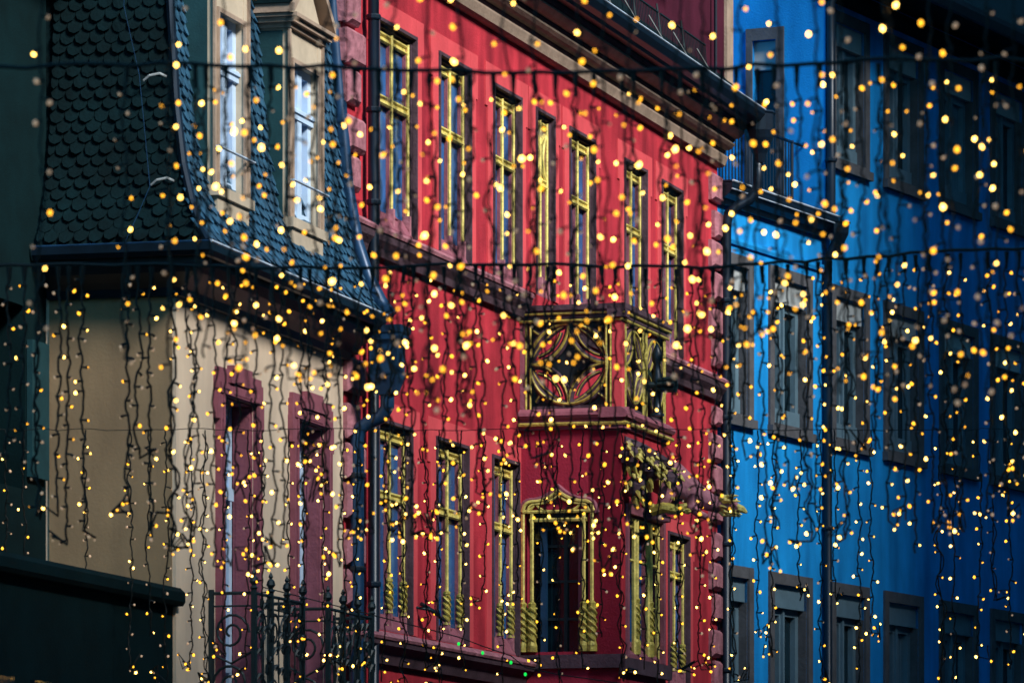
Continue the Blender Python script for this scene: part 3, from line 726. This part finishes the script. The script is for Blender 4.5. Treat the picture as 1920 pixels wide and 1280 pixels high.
def blue_window(x, z, dim=0):
    a, b = x; z0, z1 = z
    f = MB(); t = ins
    f.box(a, a + t, -.0, .03, z0 + .1, z1); f.box(b - t, b, -.0, .03, z0 + .1, z1); f.box(a + t, b - t, .0, .028, z1 - t, z1)
    f.box(a - .02, b + .02, -.0, .07, z0, z0 + .1); f.box(a + t - .02, b - t + .02, -.2, .05, z0 + .1, z0 + .135)
    f.box(b - t, b - t + .004, -.27, -.001, z0 + t, z1 - t)
    fr = f.build('window', 'brownstone', BH)
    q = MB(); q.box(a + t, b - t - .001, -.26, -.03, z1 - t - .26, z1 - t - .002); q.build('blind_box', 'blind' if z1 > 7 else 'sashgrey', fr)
    MB().box(b - t - .012, b - t - .001, -.26, -.002, z0 + t + .01, z1 - t - .262).build('reveal', 'brownstone', fr)
    A, Bq = a + t, b - t - .013; zt = z1 - t - .26
    q = MB()
    for x0, x1 in ((A, A + .09), (Bq - .09, Bq), ((A + Bq) / 2 - .07, (A + Bq) / 2 + .07)): q.box(x0, x1, -.165, -.10, z0 + t, zt)
    q.box(A, Bq, -.163, -.102, zt - .08, zt); q.box(A, Bq, -.163, -.08, z0 + t, z0 + t + .20); q.box((A + Bq) / 2 - .025, (A + Bq) / 2 + .025, -.10, -.07, z0 + t, zt)
    q.build('sash', 'sashgrey', fr)
    q = MB().box((A + Bq) / 2 + .028, (A + Bq) / 2 + .062, -.10, -.085, z0 + t + .2, zt - .08); q.build('sash_bead', 'sash', fr)
    MB().box(A, Bq, -.175, -.168, z0 + t, zt).build('glass', 'darkglass', fr)
    if random.random() < .55:                           # drawn net curtain showing behind half the pane
        q = MB(); c0 = A + .09 if random.random() < .5 else (A + Bq) / 2 + .07; n_ = 9; wd_ = (Bq - A) * random.uniform(.22, .34)
        P_ = [(c0 + wd_ * k / n_, -.163 + .006 * (k % 2), z) for k in range(n_ + 1) for z in (z0 + t + .2, zt - .08)]
        q.add(P_, [(2 * k, 2 * k + 2, 2 * k + 3, 2 * k + 1) for k in range(n_)]); q.build('curtain', 'sashgrey', fr)
    return fr
for i, x in enumerate(BX):
    blue_window(x, MIDZ); blue_window(x, LOWZ)
    if i > 1: blue_window(x, TOPZ)
# terrace edge, frieze, railing and its door
ter = [(-.02, 9.70), (.06, 9.70), (.09, 9.76), (.16, 9.80), (.20, 9.86), (.20, 9.92), (-.3, 9.93), (-.3, 9.88)]
MB().run(ter, -.05, 3.12).build('terrace_cornice', 'lead', BH)
MB().run([(-.02, 9.30), (.03, 9.30), (.045, 9.34), (.04, 9.38), (-.02, 9.38)], -.05, 3.15).build('frieze_moulding', 'blue', BH)
q = MB().tube([(-.05, .21, 9.94), (3.12, .21, 9.94)], .012, 6); q.tube([(-.05, .20, 9.85), (3.12, .20, 9.85)], .008, 6); q.build('terrace_lip', 'zinc_with_highlight', BH)
MB().box(-.05, 3.19, -1.5, .18, 9.931, 9.95).build('terrace_floor', 'lead', BH)
q = MB(); RO = -.28
q.tube([(-.6, RO, 10.80), (2.85, RO, 10.80)], .02, 6); q.tube([(-.6, RO, 10.06), (2.85, RO, 10.06)], .012, 6)
for k in range(38): q.tube([(-.6 + k * .0932, RO, 10.06), (-.6 + k * .0932, RO, 10.80)], .009, 5)
q.tube([(2.85, RO, 9.95), (2.85, RO, 10.82)], .022, 6); q.tube([(2.85, RO, 10.1), (2.95, -.02, 9.95)], .01, 5); q.tube([(2.85, RO, 10.80), (3.19, RO, 10.80)], .014, 5)
q.build('terrace_railing', 'lead', BH)
q = MB(); xs = 3.2 - .003
q.box(xs - .025, xs, -1.0, -.92, 9.95, 12.22); q.box(xs - .025, xs, -.62, -.52, 9.95, 12.22); q.box(xs - .024, xs, -.92, -.62, 12.08, 12.22)
dr = q.build('terrace_door', 'brownstone', BH)
MB().box(xs + .05, xs + .19, -.92, -.62, 11.74, 12.07).build('blind_box', 'blind', dr)
MB().box(xs + .14, xs + .16, -.92, -.62, 9.95, 11.74).build('glass', 'darkglass', dr)
pb = pipe('downpipe', [(3.10, .07, .1), (3.10, .07, 9.45), (3.08, .16, 9.62), (3.10, .2, 9.8)], .05, BH, [(3.10, .07, z) for z in (4.4, 6.3, 8.1)])
MB().lathe(3.12, .19, [(.05, 9.50), (.07, 9.62), (.13, 9.74), (.14, 9.86), (.155, 9.87)], 8).build('hopper', 'lead', pb)
pipe('downpipe', [(3.22, .06, 9.95), (3.22, .06, 12.45), (3.24, .12, 12.58), (3.3, .35, 12.68), (3.35, .6, 12.74)], .055, BH, [(3.22, .06, z) for z in (10.6, 11.6)])
q = MB().run([(-.02, 12.75), (.72, 12.62), (.80, 12.64), (.80, 12.76), (-.02, 12.95)], 3.1, 15); q.build('eaves', 'darkslate_and_shade', BH)
q = MB().run([(-.02, 12.5), (.10, 12.5), (.14, 12.58), (.14, 12.66), (-.02, 12.70)], 3.15, 15); q.build('cornice', 'black', BH)
MB().run([(.802, 12.62), (.86, 12.62), (.91, 12.70), (.91, 12.76), (.90, 12.76), (.85, 12.66), (.81, 12.66)], 3.1, 15).build('gutter', 'lead', BH)
MB().run([(.82, 12.77), (-2.5, 15.8), (-6, 15.8), (-9, 12.9), (-.02, 12.96)], 3.1, 15).build('roof', 'darkslate_and_shade', BH)

# ------------------------------------------------------------------ houses across the street (unseen, added and sized to shade the low and far walls)
OPP = [(-60, -40, 15, 17.5), (-40, -24, 15.5, 17.5), (-24, -10, 15.3, 18.8), (-10, 2, 15.6, 18.6), (2, 9.2, 15, 18.8), (9.2, 34, 14.6, 31), (34, 50, 13, 29), (50, 75, 9, 26)]
ang = 73.911
for i, (s0, s1, o, h) in enumerate(OPP):
    t = empty('opposite_shade_house', -1.4376, 43.3514, ang)
    tag(t, 'unseen grey house added across the street to shade the row', 'house', 'added shading houses across the street')
    ho = []
    k = s0 + 1.2
    while k < s1 - 1.6:
        for z in (1, 4.2, 7.4, 10.6):
            if z + 2 < h - .5: ho.append((k, k + 1.1, z, z + 1.9))
        k += 2.4
    q = MB(); q.box(s0, s1, o + .05, o + 10, 0, h)
    q.build('wall', 'house', t)  # wall of the added, unseen shading house
    q = MB()
    for a, b, z0, z1 in ho: q.box(a, b, o + .03, o + .06, z0, z1)
    q.build('window', 'darkglass', t)
    q = MB().run([(o - .3, h), (o + 5, h + 1.2), (o + 10.3, h)], s0, s1); q.build('roof', 'darkslate_and_shade', t)  # roof of the added, unseen shading house

# ------------------------------------------------------------------ strings of lights hung across the street
def bulb_mesh(mname, r=.0094):
    q = MB().ball((0, 0, -.004), r, r, r * 1.25, 10, 7)
    me = bpy.data.meshes.new('bulb'); me.from_pydata(q.v, [], q.f); me.polygons.foreach_set('use_smooth', [True] * len(q.f)); me.materials.append(X[mname]); return me
BM = {k: bulb_mesh(k) for k in ('lit', 'amber', 'soft', 'green')}
F, EZ, VH = 9500., 1.6, 1750.
HI = [(300, 'the dark roof flank'), (400, 'the slates left of the dormers'), (472, 'the left dormer'), (540, 'the slates between both dormers'), (615, 'the right gabled dormer'),
      (700, 'the downpipe by the red quoins'), (785, 'the first upper red window'), (880, 'the second upper red window'), (978, 'the third upper red window'), (1050, 'the narrow tracery window'),
      (1135, 'the fifth upper red window'), (1220, 'the sixth upper red window'), (1300, 'the seventh upper red window'), (1385, 'the red house right corner'), (1460, 'the terrace door'), (1540, 'the terrace railing end'),
      (1645, 'the first top blue window'), (1748, 'the second top blue window'), (1845, 'the third top blue window'), (9999, 'the last top blue window')]
MID = [(90, 'the dark left house'), (330, 'the cream house flank'), (405, 'the cream corner'), (485, 'the left cream window'), (540, 'the wall between cream windows'), (615, 'the right cream window'), (650, 'the cream right edge'),
       (700, 'the rainwater hopper pipe'), (775, 'the first lower red window'), (812, 'the red wall after the first lower window'), (880, 'the second lower red window'), (918, 'the red wall after the second lower window'), (975, 'the third lower red window'),
       (1065, 'the left half of the oriel flank'), (1165, 'the right half of the oriel flank'), (1245, 'the oriel front'), (1300, 'the window behind the stone beast'), (1345, 'the right quoin stones'), (1415, 'the first middle blue window'), (1440, 'the first blue pier'),
       (1530, 'the second middle blue window'), (1560, 'the long blue downpipe'), (1640, 'the third middle blue window'), (1745, 'the fourth middle blue window'), (1845, 'the fifth middle blue window'), (9999, 'the sixth middle blue window')]
LOWM = [(a_, b_.replace('middle blue', 'bottom blue')) for a_, b_ in MID]
ORD = ['leftmost', 'second from left', 'third from left', 'fourth from left', 'fifth from left', 'sixth from left', 'seventh from left', 'eighth from left', 'ninth from left', 'tenth from left', 'eleventh from left', 'twelfth from left', 'thirteenth from left']

def curtain(Y, zc, dz, step, drop, bstep, wr, desc, marks, seed, lit, cable_label, group, knots, x0u=-60, x1u=1985, cr=.010, boot=True):
    R = random.Random(seed)
    ppm = F / Y
    zat = lambda x: zc + dz(x * ppm + 960) / ppm
    # the carrying cable
    q = MB()
    xs = [-6 + k * .12 for k in range(101)]
    q.tube([(x, -Y, zat(x) + R.uniform(-.010, .010)) for x in xs], cr, 6)
    anchor = Vector((0, Y, 0))
    cab = q.build('light_cable', 'wire'); tag(cab, cable_label, 'light cable', 'cables carrying the fairy lights')
    u = x0u; items = []
    while u < x1u:
        uu = u + R.uniform(-.28, .28) * step
        if (uu < 320 and R.random() < .56) or (uu > 1650 and R.random() < .2): u += step; continue
        dimk = .45 if uu < 320 else .75 if uu > 1700 else 1
        x = (uu - 960) / ppm; z = zat(x) - cr
        dl = drop * R.choice((.72, .86, .95, 1.0, 1.0, 1.06, 1.12))
        q = MB(); bl = []
        wx, wy = 0, 0; pts = [(0, 0, 0)]; zz = 0
        dr = R.uniform(-.012, .012)
        rad = wr * (1.25 if (uu < 325 and marks is MID) else 1)
        if boot: q.tube([(0, 0, 0), (0, 0, -.03), (dr * .2, 0, -.10)], [rad * 2.6, rad * 2.2, rad * 1.0], 6)
        side = R.choice((-1, 1)); nxt = bstep * R.uniform(.5, 1.2)
        while zz > -dl:
            zz -= bstep * .25
            wx += R.uniform(-.008, .008) - wx * .12 + dr * .05; wy += R.uniform(-.008, .008) - wy * .12
            if -zz > nxt:
                wx -= side * .010
                lx = R.uniform(.022, .045); dy = R.uniform(-.02, .02); dzb = R.uniform(-.022, .006)
                p0 = (wx, wy, zz); p1 = (wx + side * lx * .6, wy + dy * .6, zz + dzb * .3); p2 = (wx + side * lx, wy + dy, zz + dzb)
                q.tube([p0, p1, p2], [rad * .8, rad * 1.1, rad * 1.3], 5); bl.append((p2, side))
                side = -side if R.random() < .75 else side
                nxt += bstep * R.uniform(.6, 1.4)
            pts.append((wx, wy, zz))
        if knots and R.random() < knots:                 # slack tail bundled up into loops
            c = pts[-1]; tail = []
            sx = R.choice((-1, 1))
            for k in range(R.choice((3, 4, 5, 6))):
                p = (c[0] + sx * R.uniform(.0, .11), c[1] + R.uniform(-.04, .04), c[2] + R.uniform(-.04, .13)); tail.append(p)
                if R.random() < .8: bl.append(((p[0] + R.uniform(-.015, .015), p[1] - .01, p[2] - .012), sx))
            pts += tail
        q.tube(pts, rad, 5)
        if R.random() < .28:                             # a second lead loosely twisted round the first
            a0 = R.randrange(len(pts) // 2); ph = R.uniform(0, 6)
            q.tube([(p[0] + .022 * math.sin(ph + k * .55), p[1] + .01, p[2]) for k, p in enumerate(pts[a0:])] or pts[:2], rad * .9, 5)
        me_o = q.build('light_strand', 'wire', None, False)
        me_o.location = (x, Y, z)
        for (p, sd) in bl:
            rr = R.random(); xx = 'lit' if rr < lit[0] * dimk else 'amber' if rr < lit[1] * dimk else 'soft'
            b = bpy.data.objects.new('bulb', BM[xx]); COL.objects.link(b); b.parent = me_o
            b.location = (p[0], -p[1], p[2]); b.rotation_euler = (R.uniform(-.8, .8), R.uniform(-.9, .9), 0)
            s_ = R.choice((.55, .62, .75, .85, 1.0)); b.scale = (s_, s_, s_)
        m_ = next(t for lim, t in marks if uu < lim)
        items.append((uu, m_, me_o)); u += step
    by = {}
    for uu, m_, o in sorted(items, key=lambda t: t[0]): by.setdefault(m_, []).append(o)
    for m_, os_ in by.items():
        for k, o in enumerate(os_):
            tag(o, f'{desc} light strand before {m_}' + (f', {ORD[k]}' if len(os_) > 1 else ''), 'light strand', group)

curtain(19.5, 5.36, lambda u: 0, 66, 1.50, .125, .0048, 'nearest large-bulbed', HI, 21, (.26, .72), 'nearest light cable passing just above the picture', 'strands of the nearest light curtain', .5)
curtain(22.5, 5.451, lambda u: 8 * math.sin(u / 210.) - 4 + max(0, (u - 1450) * .03), 38, 1.36, .115, .0052, 'high-cable', HI, 22, (.25, .74), 'upper light cable crossing the dormers and upper red windows', 'strands hung from the upper cable', .35)
curtain(29.0, 5.431, lambda u: max(0, (u - 1350) * .055) - 3 + 3 * math.sin(u / 120.), 27, 1.50, .11, .0056, 'middle-cable', MID, 23, (.30, .80), 'middle light cable crossing above the oriel parapet', 'strands hung from the middle cable', .7)
curtain(37.5, 5.33, lambda u: 0, 37, 1.75, .12, .0056, 'far small-bulbed', LOWM, 24, (.34, .84), 'farthest thin light cable low across the facades', 'strands of the farthest light curtain', .8, boot=False, cr=.003)

fs = MB(); gx = [(860, 1205), (905, 1222), (958, 1240), (985, 1262), (1045, 1275)]
Yg = 41.; P = [((u - 960) * Yg / F, -Yg, EZ + (VH - v) * Yg / F) for u, v in gx]
fe = fs.tube([(-2.2, -Yg, P[0][2] + .5)] + [(p[0], p[1], p[2] + .05) for p in P] + [(2.5, -Yg, P[-1][2] - .25)], .005, 5).build('green_light_string', 'wire')
tag(fe, 'dark string with four green bulbs below the red house windows', 'light string')
for p in P[:4]:
    b = bpy.data.objects.new('green_bulb', BM['green']); COL.objects.link(b); b.parent = fe; b.location = (p[0], -p[1], p[2]); b.scale = (1.3, 1.3, 1.3)

# ------------------------------------------------------------------ light, sky, camera
SUN_AZ, SUN_EL = 135., 38.
sd = bpy.data.lights.new('sun', 'SUN'); sd.energy = 1.5; sd.angle = math.radians(15); sd.color = (1, .95, .88)
so = bpy.data.objects.new('sun', sd); COL.objects.link(so)
dv = Vector((math.sin(math.radians(SUN_AZ)) * math.cos(math.radians(SUN_EL)), math.cos(math.radians(SUN_AZ)) * math.cos(math.radians(SUN_EL)), math.sin(math.radians(SUN_EL))))
so.rotation_euler = dv.to_track_quat('Z', 'Y').to_euler()
wd = bpy.data.worlds.new('World'); S.world = wd; wd.use_nodes = True
n = wd.node_tree.nodes; l = wd.node_tree.links
sky = n.new('ShaderNodeTexSky'); sky.sky_type = 'NISHITA'; sky.sun_disc = False
sky.sun_elevation = math.radians(SUN_EL); sky.sun_rotation = math.radians(SUN_AZ); sky.ozone_density = 3; sky.dust_density = .6
bg = n['Background']; bg.inputs['Strength'].default_value = .05
tint = n.new('ShaderNodeMixRGB'); tint.blend_type = 'MULTIPLY'; tint.inputs['Fac'].default_value = 1; tint.inputs['Color2'].default_value = (.36, .92, .98, 1)
l.new(sky.outputs['Color'], tint.inputs['Color1']); l.new(tint.outputs['Color'], bg.inputs['Color'])

cd = bpy.data.cameras.new('camera'); cam = bpy.data.objects.new('camera', cd); COL.objects.link(cam)
cam.location = (0, 0, EZ); cam.rotation_euler = (PI / 2, 0, 0)
cd.sensor_width = 36; cd.lens = 36 * F / 1920; cd.shift_y = (VH - 640) / 1920; cd.clip_end = 2000; cd.clip_start = .5
cd.dof.use_dof = True; cd.dof.focus_distance = 48; cd.dof.aperture_fstop = 5.0
S.camera = cam
S.view_settings.view_transform = 'Standard'; S.view_settings.look = 'None'
S.view_settings.exposure = 2.0; S.view_settings.gamma = 1
try:
    S.cycles.use_denoising = True; S.cycles.max_bounces = 5
except Exception: pass
